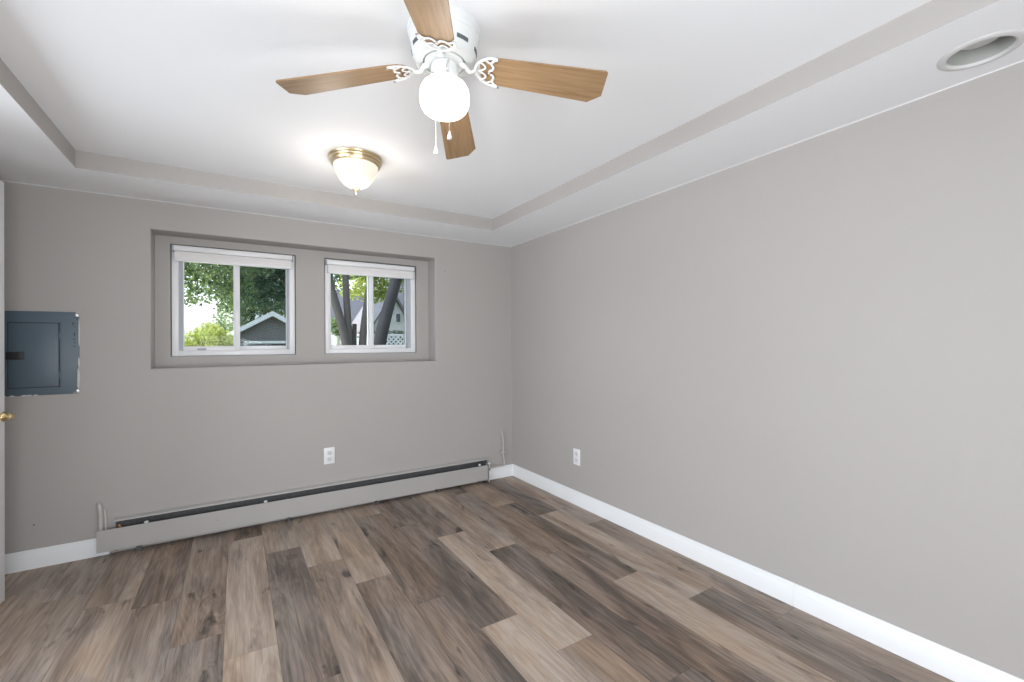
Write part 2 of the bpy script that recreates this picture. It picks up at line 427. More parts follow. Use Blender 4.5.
# ------------------------------------------------------------------ windows
def frame_ring(mb, x0, x1, z0, z1, w, y0, y1, bev=.003, wb_=None):
    wb_ = wb_ or w
    mb.box(x0, x0+w, y0, y1, z0, z1, bev); mb.box(x1-w, x1, y0, y1, z0, z1, bev)
    mb.box(x0+w-.001, x1-w+.001, y0+.0005, y1, z0, z0+wb_, bev); mb.box(x0+w-.001, x1-w+.001, y0+.0005, y1, z1-w, z1, bev)
def window(n, x0, x1, z0, z1, xm, lw, rw):
    r = thing('window_%d' % n, (x0, YI, z0), None, None, kind='structure')
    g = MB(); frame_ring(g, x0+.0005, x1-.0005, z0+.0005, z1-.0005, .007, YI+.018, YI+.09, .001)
    obj('gap_shade', g, 'gap_shade', r)  # dark ring painting in the shaded gap around the frame
    a, b, c, d = x0+.006, x1-.006, z0+.002, z1-.006
    f = MB(); frame_ring(f, a, b, c, d, .036, YI+.012, YI+.10)
    obj('window_frame', f, 'vinyl', r, smooth=40)
    for u, v in ((a+.0355, a+.036+lw), (b-.036-rw, b-.0355)):
        j = MB(); j.box(u, v, YI+.030, YI+.098, c+.036, d-.034); obj('jamb_liner', j, 'jamb', r)
    # left sash slides in the inner track, the right one sits behind it with an insect screen
    l, q = a+.036+lw, b-.036-rw
    def sash(u, v, y0, y1, w0, w1, rail):
        k = MB()
        k.box(u, u+w0, y0, y1, c+.033, d-.033, .001); k.box(v-w1, v, y0, y1, c+.033, d-.033, .002)
        k.box(u+w0, v-w1, y0+.0005, y1, c+.033, c+.033+rail, .002); k.box(u+w0, v-w1, y0+.0005, y1, d-.056, d-.033, .002)
        so = obj('sash', k, 'vinyl', r, smooth=40)
        p = MB(); p.box(u+w0-.002, v-w1+.002, (y0+y1)/2-.001, (y0+y1)/2+.001, c+.033+rail-.003, d-.054); obj('pane', p, 'glass', so)
        return so
    so = sash(l+.0003, xm+.020, YI+.032, YI+.058, .005, .032, .031)
    k = MB(); k.box(xm-.004, xm+.008, YI+.022, YI+.033, 1.47, 1.545, .004); obj('sash_lock', k, 'vinyl', so, smooth=40)
    k = MB(); k.box(a+.135, a+.185, YI+.026, YI+.036, c+.036, c+.050, .004); obj('finger_pull', k, 'jamb' if n == 1 else 'vinyl', so, smooth=40)
    sash(xm-.019, q-.0003, YI+.064, YI+.088, .022, .006, .031)
    k = MB(); k.box(xm+.004, q-.001, YI+.0932, YI+.0940, c+.04, d-.04); obj('insect_screen', k, 'screen', r)
    return r
window(1, *WIN[0], .004, .022, .012); window(2, *WIN[1], .936, .003, .030)
def blind(x0, x1, zt, zb, label):
    r = thing('window_blind', ((x0+x1)/2, YI-.012, zt), label, 'blind', 'raised window blinds')
    h = MB(); h.box(x0, x1, YI-.034, YI+.010, zt-.036, zt, .004); h.box(x0+.006, x1-.006, YI-.038, YI-.034, zt-.030, zt-.006, .0015)
    obj('head_rail', h, 'vinyl', r, smooth=40)
    s = MB(); z = zt-.039; rr = random.Random(int(x0*100))
    while z > zb + .018:
        dy = rr.uniform(-.0015, .0015)
        s.box(x0+.006, x1-.006, YI-.034+dy, YI+.004+dy, z-.0060, z-.0004, .0006, 1); z -= .0062
    obj('slat_stack', s, 'blind', r)
    q = MB(); q.box(x0+.004, x1-.004, YI-.033, YI+.004, zb, zb+.016, .004); obj('bottom_rail', q, 'vinyl', r, smooth=40)
    for u, v in ((x0-.008, x0-.0005), (x1+.0005, x1+.008)):
        e = MB(); e.box(u, v, YI-.030, YI+.012, zt-.040, zt+.001, .002); obj('end_bracket', e, 'jamb', r, smooth=40)
blind(-.345, .352, 1.879, 1.778, 'white blind pulled up in the left window of the recess')
blind(.592, 1.279, 1.874, 1.772, 'white blind pulled up in the right window of the recess')

# ------------------------------------------------------------------ door leaf standing open by the left wall
dr = thing('door_1', (-1.060, 2.335, 0), None, None, kind='structure')
ang = math.atan2(3.092-2.335, -.943+1.060)
MD = Matrix.Translation((-1.060, 2.335, 0)) @ Matrix.Rotation(ang, 4, 'Z')
dl = MB(); dl.box(0, .765, 0, .035, .004, 2.012, .003)
d_o = obj('door_leaf', dl, 'door', dr, smooth=40, M4=MD)
kb = MB(); kb.lathe([(.0, -.001), (.030, -.001), (.030, -.004), (.025, -.007), (.012, -.009), (.0105, -.018), (.014, -.022), (.021, -.026), (.0235, -.031), (.021, -.037), (.015, -.041), (.0105, -.045), (.011, -.049), (.0150, -.053), (.0165, -.058), (.0145, -.064), (.0, -.067)], (.690, 0, .892), 'Y', 28)
obj('door_knob', kb, 'brass', dr, smooth=50, M4=MD)
for z in (.25, 1.0, 1.78):
    hg = MB(); hg.lathe([(.006, -.045), (.006, .045)], (-.004, -.004, z), 'Z', 12, closed=True); obj('hinge', hg, 'brass', dr, smooth=50, M4=MD)

# ------------------------------------------------------------------ ceiling fan
FX, FY = .566, 1.296
fan = thing('ceiling_fan', (FX, FY, ZT), 'white ceiling fan with four oak blades and a lit globe', 'ceiling fan')
h = MB(); h.lathe([(0, ZT), (.1135, ZT), (.115, ZT-.006), (.1145, ZT-.016), (.111, ZT-.020), (.110, ZT-.030), (.1065, ZT-.034), (.1045, ZT-.050), (.0985, ZT-.088), (.093, ZT-.098), (.085, ZT-.103), (.068, ZT-.104), (.066, ZT-.092), (0, ZT-.092)], (FX, FY, 0), seg=64)
obj('motor_housing', h, 'fanwhite', fan, smooth=30)
for i in range(8):
    v = MB()
    a0 = 2*PI*(i/8) - .03
    pts = []
    P = [(.1023, ZT-.066), (.1005, ZT-.077)]
    for t in range(9):
        a = a0 + .40*t/8
        pts.append([(FX+(r+e)*math.cos(a), FY+(r+e)*math.sin(a), z) for e in (.0012, -.004) for r, z in (P if e > 0 else P[::-1])])
    for p, q in zip(pts, pts[1:]):
        for k in range(4): v.quad([p[k], q[k], q[(k+1) % 4], p[(k+1) % 4]])
    v.quad(pts[0]); v.quad(pts[-1])
    obj('vent_slot', v, 'slot', fan)
fy = MB(); fy.lathe([(0, ZT-.091), (.060, ZT-.091), (.062, ZT-.094), (.062, ZT-.104), (.056, ZT-.108), (0, ZT-.108)], (FX, FY, 0), seg=48)
obj('flywheel', fy, 'fanwhite', fan, smooth=30)
sw = MB(); sw.lathe([(0, ZT-.1081), (.036, ZT-.1081), (.0405, ZT-.110), (.0415, ZT-.114), (.0415, ZT-.138), (.0435, ZT-.140), (.0445, ZT-.144), (.0445, ZT-.163), (.041, ZT-.166), (0, ZT-.166)], (FX, FY, 0), seg=40)
sh = obj('switch_housing', sw, 'fanwhite', fan, smooth=30)
for i in range(6):
    sc = MB(); sc.lathe([(.0, .0060), (.003, .0055), (.0035, .0)], (0, 0, 0), 'X', 10)
    bmesh.ops.transform(sc.bm, matrix=Matrix.Translation((FX, FY, ZT-.154)) @ Matrix.Rotation(i*PI/3 + .3, 4, 'Z') @ Matrix.Translation((.0442, 0, 0)), verts=sc.bm.verts)
    obj('thumb_screw', sc, 'steel', sh, smooth=50)
gb = MB()
prf = [(.0405, 2.052), (.046, 2.048), (.058, 2.043), (.069, 2.034), (.0765, 2.020), (.0790, 2.004), (.0790, 1.988), (.0765, 1.973), (.071, 1.961), (.062, 1.952), (.048, 1.946), (.030, 1.9435), (.0, 1.943)]
gb.lathe(prf, (FX, FY, 0), seg=48)
obj('glass_globe', gb, 'globe', fan, smooth=80)
def blade_mesh(side):
    b = MB()
    hw0, hw1, r0, r1 = .052, .066, .116, .513
    pts = [(r0, -.022), (r0+.008, -.036), (r0+.03, -.049), (r0+.055, -hw0)]
    pts += [(r1-.040, -hw1), (r1, -hw1+.034), (r1, hw1-.007), (r1-.006, hw1)]
    pts += [(r0+.055, hw0), (r0+.03, .049), (r0+.008, .036), (r0, .022)]
    if side > 0: pts = [(x, -y) for x, y in pts]      # reversible blade hung the other way round
    b.prism(pts, -.0028, .0028)
    bmesh.ops.bevel(b.bm, geom=[e for e in b.bm.edges if abs(e.verts[0].co.z-e.verts[1].co.z) < 1e-5], offset=.0012, segments=1, affect='EDGES')
    return b
def spline(P, n=6):
    out = []
    for i in range(len(P)-1):
        p0, p1, p2, p3 = (Vector(P[max(i-1, 0)]), Vector(P[i]), Vector(P[i+1]), Vector(P[min(i+2, len(P)-1)]))
        for k in range(n):
            t = k/n
            out.append(.5*((2*p1) + (p2-p0)*t + (2*p0-5*p1+4*p2-p3)*t*t + (3*p1-p0-3*p2+p3)*t**3))
    out.append(Vector(P[-1])); return out
DXI = -.034
def iron_mesh():
    b = MB(); z = -.0058
    L = lambda *P: spline([(x+DXI, y, z) for x, y in P])
    for s in (1, -1):
        b.tube(L((.134, 0), (.141, .022*s), (.158, .041*s), (.182, .053*s), (.207, .053*s)),   .0050, 8, flat=.5)                       # outer arch
        b.tube(L((.207, .053*s), (.194, .045*s), (.187, .034*s), (.192, .022*s), (.190, .012*s), (.181, .005*s), (.180, 0)), .0040, 8, flat=.6)  # scalloped lip
        b.tube(L((.152, .033*s), (.163, .026*s), (.167, .015*s), (.158, .006*s), (.146, 0)), .0034, 8, flat=.6)                       # inner scroll
        b.tube(L((.166, .046*s), (.178, .038*s), (.187, .034*s)), .0032, 8, flat=.6)
    return b
def arm_mesh():
    b = MB()
    b.tube(spline([(.050, 0, .006), (.066, 0, .002), (.078, 0, -.010), (.088, 0, -.013), (.101, 0, -.0065)]), [.0135]*7+[.0110]*6+[.0090]*6+[.0080]*6, 10, flat=.5)
    return b
BZ = 2.105; TH0 = math.radians(-31.5); PITCHB = math.radians(-12); DROOP = math.radians(8.7)
for i in range(4):
    Mx = Matrix.Rotation(TH0 + i*PI/2, 4, 'Z') @ Matrix.Rotation(DROOP, 4, 'Y')
    Mb = Mx @ Matrix.Rotation(PITCHB, 4, 'X')
    if i == 0:
        bo = obj('blade', blade_mesh(1), 'oak'); io = obj('blade_iron', iron_mesh(), 'fanwhite', smooth=60)
        ss = []
        for x, y in ((.2065+DXI, .0525), (.2065+DXI, -.0525), (.180+DXI, 0)):
            scr = MB(); scr.lathe([(.0046, -.0075), (.0046, -.0105), (.0, -.0122)], (x, y, 0), 'Z', 10)
            ss.append(obj('screw', scr, 'steel', smooth=50))
        ao = obj('blade_arm', arm_mesh(), 'fanwhite', smooth=60)
        protos = (bo, io, ao, *ss)
    else:
        bo, io, ao, *ss = [q.copy() for q in protos]
        if i == 1: other = blade_mesh(-1); tmp = bpy.data.meshes.new('blade'); bmesh.ops.recalc_face_normals(other.bm, faces=other.bm.faces); other.bm.to_mesh(tmp); tmp.materials.append(M['oak'])
        bo.data = tmp
        for q in (bo, io, ao, *ss): S.collection.objects.link(q)
    bo.parent = fan; bo.location = (0, 0, BZ-ZT); bo.rotation_euler = Mb.to_euler()
    io.parent = bo
    for q in ss: q.parent = bo
    ao.parent = fan; ao.location = (0, 0, BZ-ZT); ao.rotation_euler = Mx.to_euler()
def chain(px, py, z0, zb):
    c = MB(); z = z0
    c.tube([(px, py, z0), (px, py, zb+.02)], .0009, 6)
    while z > zb + .022:
        c.lathe([(0, .0015), (.0015, 0), (0, -.0015)], (px, py, z), 'Z', 6); z -= .0050
    c.tube(spline([(FX+(px-FX)*.42, FY+(py-FY)*.42, z0+.003), (FX+(px-FX)*.8, FY+(py-FY)*.8, z0+.004), (px, py, z0)]), .0022, 8)
    co = obj('pull_chain', c, 'chain', fan)
    p = MB(); p.lathe([(0, zb+.026), (.0022, zb+.025), (.003, zb+.020), (.0064, zb+.008), (.0068, zb+.003), (.0045, zb), (0, zb)], (px, py, 0), seg=14)
    obj('pendant', p, 'fanwhite', co, smooth=50)
d = Vector((.5306, .8476, 0)); rr = Vector((.8476, -.5306, 0))
p = Vector((FX, FY, 0)) + rr*.026 - d*.083; chain(p.x, p.y, 2.070, 1.826)
p = Vector((FX, FY, 0)) - rr*.042 + d*.075; chain(p.x, p.y, 2.070, 1.852)

# ------------------------------------------------------------------ brass flush ceiling light
DX, DY = .545, 2.425
dm = thing('ceiling_light', (DX, DY, ZT), 'brass ringed flush ceiling light with frosted bowl and finial', 'ceiling light')
b = MB(); b.lathe([(0, ZT), (.136, ZT), (.1375, ZT-.004), (.135, ZT-.009), (.130, ZT-.011), (.1335, ZT-.016), (.1315, ZT-.023), (.1255, ZT-.026), (.1275, ZT-.031), (.1245, ZT-.039), (.117, ZT-.043), (.112, ZT-.043), (.108, ZT-.036), (0, ZT-.036)], (DX, DY, 0), seg=56)
obj('brass_ring', b, 'oldbrass', dm, smooth=35)
b = MB(); b.lathe([(.113, ZT-.0432), (.112, ZT-.052), (.104, ZT-.082), (.089, ZT-.112), (.066, ZT-.138), (.040, ZT-.153), (.018, ZT-.158), (0, ZT-.159)], (DX, DY, 0), seg=48)
obj('glass_bowl', b, 'bowl', dm, smooth=80)
b = MB(); b.lathe([(0, ZT-.157), (.020, ZT-.157), (.021, ZT-.161), (.013, ZT-.166), (.006, ZT-.169), (.0075, ZT-.175), (.009, ZT-.180), (.0065, ZT-.186), (.003, ZT-.190), (0, ZT-.191)], (DX, DY, 0), seg=24)
obj('finial', b, 'oldbrass', dm, smooth=40)
def lamp(name, loc, power, col, rad, parent):
    l = bpy.data.lights.new(name, 'POINT'); l.energy = power; l.color = col; l.shadow_soft_size = rad
    o = bpy.data.objects.new(name, l); S.collection.objects.link(o)
    o.parent = parent; o.location = Vector(loc) - Vector(parent['_b'])
    return o
lamp('bulb_light', (FX, FY, 1.880), 3.2, (1, .96, .92), .055, fan)
lamp('bulb_light', (DX, DY, 1.965), 3.4, (1, .90, .79), .055, dm)

# ------------------------------------------------------------------ recessed can light, unlit
cl = thing('recessed_light', (CLX, CLY, H), 'unlit white recessed can light in the lowered ceiling border', 'recessed light')
t = MB(); t.lathe([(.0755, H+.004), (.0762, H-.004), (.079, H-.0065), (.084, H-.0062), (.091, H-.0045), (.0965, H-.0028), (.0985, H-.0002)], (CLX, CLY, 0), seg=56)
obj('trim_ring', t, 'canwhite', cl, smooth=60)
t = MB(); t.lathe([(.0755, H+.003), (.0742, H+.012), (.072, H+.035), (.066, H+.075), (.060, H+.090), (0, H+.090)], (CLX, CLY, 0), seg=56)
obj('baffle', t, 'caninner', cl, smooth=30)
t = MB(); t.lathe([(.020, H+.0895), (.022, H+.075), (.040, H+.055), (.050, H+.042), (.049, H+.036), (.035, H+.031), (0, H+.029)], (CLX, CLY, 0), seg=40)
obj('bulb', t, 'lamp_off', cl, smooth=60)

# ------------------------------------------------------------------ electrical panel
px0, px1, pz0, pz1 = -1.121, -.7635, .951, 1.4165
ep = thing('electrical_panel', ((px0+px1)/2, YB, pz0), 'slate blue electrical panel with hinged door on left of wall', 'electrical panel')
b = MB(); b.box(px0, px1, YB-.007, YB-.0005, pz0, pz1, .003)
obj('cover_plate', b, 'panel', ep, smooth=40)
ex0, ex1, ez0, ez1 = -1.044, -.848, .997, 1.350
b = MB()
for r in ((ex0-.010, ex0-.004, ez0-.010, ez1+.010), (ex1+.004, ex1+.010, ez0-.010, ez1+.010)): b.box(r[0], r[1], YB-.0105, YB-.007, r[2], r[3], .001)
for r in ((ez0-.010, ez0-.004), (ez1+.004, ez1+.010)): b.box(ex0-.010, ex1+.010, YB-.0105, YB-.007, r[0], r[1], .001)
obj('door_rim', b, 'panel', ep, smooth=40)
b = MB(); b.box(ex0-.004, ex1+.004, YB-.0076, YB-.0069, ez0-.004, ez1+.004); obj('door_gap', b, 'black', ep)
b = MB(); b.box(ex0, ex1, YB-.0125, YB-.0075, ez0, ez1, .002); b.box(ex0+.008, ex1-.012, YB-.0135, YB-.0123, ez0+.008, ez1-.008, .001)
pd = obj('door', b, 'panel', ep, smooth=40)
b = MB(); b.box(-1.052, -.981, YB-.0165, YB-.012, 1.150, 1.194, .002); lt = obj('latch_plate', b, 'black', pd, smooth=40)
b = MB(); b.box(-1.025, -1.003, YB-.0205, YB-.0160, 1.160, 1.186, .002); obj('latch_slide', b, 'hole', lt)
for z in (1.060, 1.282):
    b = MB(); b.lathe([(.0035, -.018), (.0035, .018)], (ex1+.0035, YB-.0115, z), 'Z', 10, closed=True); 
    obj('hinge', b, 'panel', pd, smooth=40)
rg = random.Random(5)
def chip(x0, x1, z0, z1):       # ragged flake of bare plaster along the plate's edge
    k = 10; pts = []
    for i in range(k):
        a = 2*PI*i/k; pts.append(((x0+x1)/2 + (x1-x0)/2*math.cos(a)*rg.uniform(.7, 1.1), (z0+z1)/2 + (z1-z0)/2*math.sin(a)*rg.uniform(.7, 1.1)))
    b = MB(); b.quad([(x, YB-.0078, z) for x, z in pts]); tag(obj('chipped_edge', b, 'chip', ep), 'chipped bare plaster flake at the plate edge')
chip(px1-.008, px1+.002, 1.385, 1.418); chip(px1-.016, px1+.001, 1.400, 1.417); chip(px1-.004, px1+.003, 1.20, 1.40)
chip(px1-.010, px1+.003, .965, 1.115); chip(px1-.006, px1+.003, 1.09, 1.16); chip(px1-.026, px1-.010, .953, .962); chip(px1-.012, px1+.003, .952, .975)
for x in (-1.03, -.985, -.965, -.94, -1.06): chip(x-.013, x+.012, pz0-.003, pz0+.005)
for x, z, w, hh in ((-.789, 1.352, .006, .016), (-.784, 1.334, .005, .004), (-.793, 1.345, .004, .004), (-.783, 1.290, .005, .022), (-.785, 1.262, .005, .010), (-.781, 1.242, .004, .012), (-.784, 1.222, .005, .010), (-.771, 1.378, .006, .008)):
    b = MB(); b.quad([(x-w/2, YB-.0075, z-hh/2), (x+w/2, YB-.0075, z-hh/2*.6), (x+w/2*.7, YB-.0075, z+hh/2), (x-w/2, YB-.0075, z+hh/2*.7)]); obj('black_scuff', b, 'black', ep)
for x, z in ((px1-.010, .966), (px1-.012, 1.400)):
    b = MB(); b.lathe([(.0095, -.007), (.0095, -.0105), (.006, -.0118), (0, -.0122)], (x, YB, z), 'Y', 14); obj('screw', b, 'steel', ep, smooth=40)

# ------------------------------------------------------------------ outlets
def outlet(c, axis, label):
    # local frame: u along wall, n into the room
    r = thing('wall_outlet', c, label, 'outlet', 'duplex outlets')
    u, n = (Vector((1, 0, 0)), Vector((0, -1, 0))) if axis == 'back' else (Vector((0, 1, 0)), Vector((-1, 0, 0)))
    MM = Matrix((u, Vector((0, 0, 1)), n)).transposed().to_4x4(); MM.translation = Vector(c)   # x=u, y=up, z=out
    b = MB(); b.box(-.0375, .0375, -.060, .060, 0.0002, .006, .003); o = obj('cover_plate', b, 'plate', r, smooth=40, M4=MM)
    for s in (1, -1):
        b = MB(); b.box(-.0165, .0165, s*.0245-.0145, s*.0245+.0145, .0055, .0078, .002); f = obj('receptacle', b, 'plate2', r, smooth=40, M4=MM)
        b = MB()
        for x, hh in ((-.0065, .0045), (.0065, .0037)): b.box(x-.0012, x+.0012, s*.0245+.001, s*.0245+.001+2*hh, .0074, .0080)
        b.lathe([(.0026, .0074), (.0026, .0080), (0, .0080)], (0, s*.0245-.007, 0), 'Z', 12)
        obj('slot', b, 'hole', f, M4=MM)
    b = MB(); b.lathe([(.0032, .0055), (.003, .0068), (0, .0070)], (0, 0, 0), 'Z', 12); obj('screw', b, 'plate2', r, smooth=40, M4=MM)
outlet((.578, YB, .404), 'back', 'white duplex outlet on window wall above the baseboard heater')
outlet((XR, 2.560, .360), 'right', 'white duplex outlet on the blank right wall')

# ------------------------------------------------------------------ baseboard heater
HX0, HX1 = -.612, 1.900
ht = thing('baseboard_heater', ((HX0+HX1)/2, YB, 0), 'long taupe baseboard heater with open top slot under windows', 'baseboard heater')
b = MB(); b.box(HX0, HX1, YB-.004, YB-.0004, .022, .206); 
b.profile([(0, .200), (0, .206), (.030, .198), (.034, .190), (.0325, .190), (.029, .1955)], (HX1, YB-.002, 0), (HX0, YB-.002, 0))
obj('back_panel', b, 'heater', ht, smooth=30)
b = MB(); b.box(HX0+.003, HX1-.003, YB-.0058, YB-.0042, .03, .1915); obj('dark_backing', b, 'fins', ht)  # dark sheet over the back panel, makes the slot interior dark
def tilt(mb, x0, x1, yf, zl, zr, th=.0012):
    (a0, a1), (c0, c1) = zl, zr
    def strip(y0, y1, f0, f1):
        pass
    P = [(x0, yf, a0), (x1, yf, c0), (x1, yf, c1), (x0, yf, a1)]
    Q = [(x, y+th, z) for x, y, z in P]
    V = [mb.bm.verts.new(p) for p in P+Q]
    for f in ((0, 1, 2, 3), (4, 5, 6, 7), (0, 1, 5, 4), (1, 2, 6, 5), (2, 3, 7, 6), (3, 0, 4, 7)): mb.bm.faces.new([V[i] for i in f])
b = MB(); yf = 3.408
tilt(b, -.682, 1.872, yf, (.034, .160), (.024, .152))
for zl, zr in (((.1588, .160), (.1508, .152)), ((.034, .0352), (.024, .0252))):
    P = [(-.682, yf, zl[1]), (1.872, yf, zr[1]), (1.872, yf+.011, zr[1]-.004), (-.682, yf+.011, zl[1]-.004)]
    b.quad(P)
obj('front_cover', b, 'heater', ht)
b = MB(); b.lathe([(0, 0), (.003, 0), (.002, .0015), (0, .002)], (0, 0, 0), 'Y', 10)
bmesh.ops.transform(b.bm, matrix=Matrix.Translation((-.105, yf-.002, .100)), verts=b.bm.verts)
obj('cover_screw', b, 'gap_shade', ht)
b = MB(); x = HX0+.13
while x < HX1-.06:
    b.box(x, x+.0012, YB-.050, YB-.010, .070, .128); x += .0125
obj('heating_fins', b, 'fins', ht)
b = MB(); b.box(HX0+.11, HX1-.05, YB-.052, YB-.006, .1300, .1318); obj('damper', b, 'damper', ht)
b = MB(); b.tube([(HX0+.006, YB-.030, .100), (HX1+.012, YB-.030, .100)], .010, 12); b.tube(spline([(HX0+.010, YB-.030, .020), (HX0+.010, YB-.030, .085), (HX0+.018, YB-.030, .100), (HX0+.04, YB-.030, .100)]), .011, 12)
obj('copper_pipe', b, 'copper', ht, smooth=60)
b = MB(); b.tube(spline([(HX0+.035, YB-.040, .125), (HX0+.030, YB-.034, .150), (HX0+.022, YB-.030, .168)]), .007, 10)
obj('pipe_valve', b, 'copper', ht, smooth=60)
for x in (HX0+.105, HX0+.118, .30, .905, 1.40, 1.80):
    b = MB(); b.box(x, x+.002, YB-.060, YB-.003, .0, .150); b.box(x, x+.014, YB-.0622, YB-.0602, 0, .150); b.box(x-.008, x+.014, YB-.060, YB-.028, .148, .1535)
    obj('support_bracket', b, 'damper', ht)
for x in (HX0+.150, .165, HX1-.10, HX1-.005):
    b = MB(); b.lathe([(0, .010), (.009, .009), (.012, .003), (.011, 0), (0, 0)], (x, YB-.047, .158), 'Z', 14); b.box(x-.003, x+.003, YB-.050, YB-.044, .12, .160)
    obj('damper_clip', b, 'plate', ht, smooth=50)
b = MB(); b.box(HX1-.016, HX1-.011, YB-.058, YB-.004, .0, .155, .001); obj('end_bracket', b, 'heater', ht)
b = MB(); b.box(HX1-.012, HX1-.003, YB-.052, YB-.020, .0, .060, .002); obj('end_foot', b, 'plate', ht)

# painted pipes on the window wall
b = MB(); b.tube(spline([(-.672, YB-.018, .1030), (-.672, YB-.018, .21), (-.674, YB-.018, .265), (-.680, YB-.012, .292), (-.684, YB-.001, .300)]), .0125, 12)
b.tube(spline([(-.652, YB-.012, .1035), (-.653, YB-.011, .20), (-.656, YB-.008, .245), (-.660, YB-.001, .262)]), .0075, 10)
tag(obj('heating_pipe', b, 'pipe', smooth=60, loc=(-.672, YB, .103)), 'painted pipe stub above left end of the baseboard heater', 'pipe')
pr = thing('heating_pipe', (2.066, YB, .104), 'thin bent painted pipe rising from baseboard in far corner', 'pipe')
b = MB(); b.tube(spline([(2.040, YB-.001, .425), (2.044, YB-.012, .412), (2.055, YB-.016, .375), (2.061, YB-.016, .32), (2.060, YB-.016, .24), (2.066, YB-.016, .18), (2.072, YB-.016, .125), (2.070, YB-.016, .1115), (2.055, YB-.016, .1095), (1.98, YB-.016, .1095), (1.895, YB-.022, .1085)], 8), .0075, 10)
obj('tube', b, 'pipe', pr, smooth=60)
b = MB(); b.tube([(2.022, YB-.018, .232), (2.030, YB-.018, .232), (2.086, YB-.018, .232), (2.094, YB-.018, .232)], [.008, .0125, .0125, .008], 12); b.tube([(2.060, YB-.018, .210), (2.060, YB-.018, .256)], .0115, 12)
obj('coupling', b, 'pipe', pr, smooth=60)
def nail(x, z, label):
    b = MB(); b.lathe([(.0035, -.001), (.0035, -.0022), (0, -.0028)], (x, YB, z), 'Y', 10); b.lathe([(.0012, .01), (.0012, -.001)], (x, YB, z), 'Y', 8)
    tag(obj('nail', b, 'hole', loc=(x, YB, z)), label, 'nail')
nail(1.507, 1.840, 'tiny dark nail head high beside the right window')
nail(-.950, .236, 'tiny dark nail head low beneath the electrical panel')

# ================================================================== outdoors
M['grass'] = mat('lawn', (.26, .29, .14), .9, var=.4, scale=1.5)
M['bounce_strip'] = mat('pale_bounce_strip', (.58, .56, .53), .9, var=.1, scale=3)  # unseen pale strip added outside the windows to bounce light indoors
M['siding'] = mat('dark_grey_siding', (.15, .147, .162), .7, var=.06, scale=3)
M['fascia'] = mat('white_fascia', (.66, .69, .74), .5, var=.03)
M['shingle'] = mat('blue_grey_shingles', (.062, .067, .088), .85, var=.35, scale=6)
M['shingle2'] = mat('dark_grey_shingles', (.15, .15, .165), .85, var=.25, scale=6)
M['whitesiding'] = mat('white_siding', (.58, .58, .63), .6, var=.03)
M['darkpane'] = mat('dark_house_window', (.08, .09, .11), .25)
M['lattice'] = mat('white_lattice', (.78, .80, .84), .5, var=.03)
M['potwhite'] = mat('white_planter', (.72, .74, .76), .5, var=.05)
def leafmat(name, c1, c2, trans=.5):
    mt, n, b = newmat(name)
    oi = n.nodes.new('ShaderNodeNewGeometry')
    cr = n.nodes.new('ShaderNodeValToRGB'); e = cr.color_ramp.elements
    e[0].color = c1+(1,); e[1].color = c2+(1,)
    n.links.new(oi.outputs['Random Per Island'], cr.inputs[0]); n.links.new(cr.outputs[0], b.inputs['Base Color'])
    b.inputs['Roughness'].default_value = .55
    tl = n.nodes.new('ShaderNodeBsdfTranslucent'); n.links.new(cr.outputs[0], tl.inputs[0])
    mx = n.nodes.new('ShaderNodeMixShader'); mx.inputs[0].default_value = trans
    n.links.new(b.outputs[0], mx.inputs[1]); n.links.new(tl.outputs[0], mx.inputs[2])
    n.links.new(mx.outputs[0], n.nodes['Material Output'].inputs[0])
    return mt
M['leaf_mid'] = leafmat('mid_green_leaves', (.07, .14, .085), (.36, .46, .20))
M['leaf_dark'] = leafmat('dark_green_leaves', (.05, .10, .085), (.14, .23, .14), .4)
M['leaf_bright'] = leafmat('yellow_green_leaves', (.20, .28, .07), (.62, .66, .22))
M['leaf_hedge'] = leafmat('hedge_leaves', (.03, .06, .03), (.07, .12, .05), .3)

gz = lambda y: 1.0 if y < 13 else max(-1.2, 1.0 - (y-13)*.22)
b = MB(); ys = [YO, 6, 9, 13, 15, 18, 21, 23.0, 40, 90]
for y0, y1 in zip(ys, ys[1:]): b.quad(mi=int(y0 < 5), pts=[(-40, y0, gz(y0)), (60, y0, gz(y0)), (60, y1, gz(y1)), (-40, y1, gz(y1))])
tag(obj('ground', b, ['grass', 'bounce_strip']), kind='structure')

def leaves(mb, clumps, n, size, rg, sq=1.0):
    tot = sum(c[3]**2 for c in clumps)
    for cx, cy, cz_, r in clumps:
        for i in range(int(n*r*r/tot)):
            u = Vector((rg.gauss(0, 1), rg.gauss(0, 1), rg.gauss(0, 1))).normalized() * r * rg.uniform(.35, 1)**.6
            c = Vector((cx+u.x, cy+u.y, cz_+u.z*sq))
            nrm = (Vector((rg.gauss(0, 1), rg.gauss(0, 1), rg.gauss(0, 1)+.4))).normalized()
            a = nrm.orthogonal().normalized(); a = Matrix.Rotation(rg.uniform(0, 6.28), 3, nrm) @ a; q = nrm.cross(a)
            s = size*rg.uniform(.6, 1.3)
            v = [mb.bm.verts.new(c + a*s*x + q*s*y + nrm*s*z) for x, y, z in ((-1, 0, 0), (-.1, -.55, .12), (1, 0, -.1), (-.1, .55, .12))]
            mb.bm.faces.new(v)
def tree(name, base, trunk, clumps, n, size, leafm, label, cat='tree', sq=1.0, seed=1, group=None):
    r = thing(name, base, label, cat, group)
    rg = random.Random(seed)
    t = MB()
    for pts, rad in trunk: t.tube(spline(pts, 5), [rad[0] + (rad[1]-rad[0])*i/((len(pts)-1)*5) for i in range((len(pts)-1)*5+1)], 10)
    obj('trunk', t, 'bark', r, smooth=60)
    if n:
        mb = MB(); leaves(mb, clumps, n, size, rg, sq); obj('foliage', mb, leafm, r)
    return r
rg = random.Random(11)
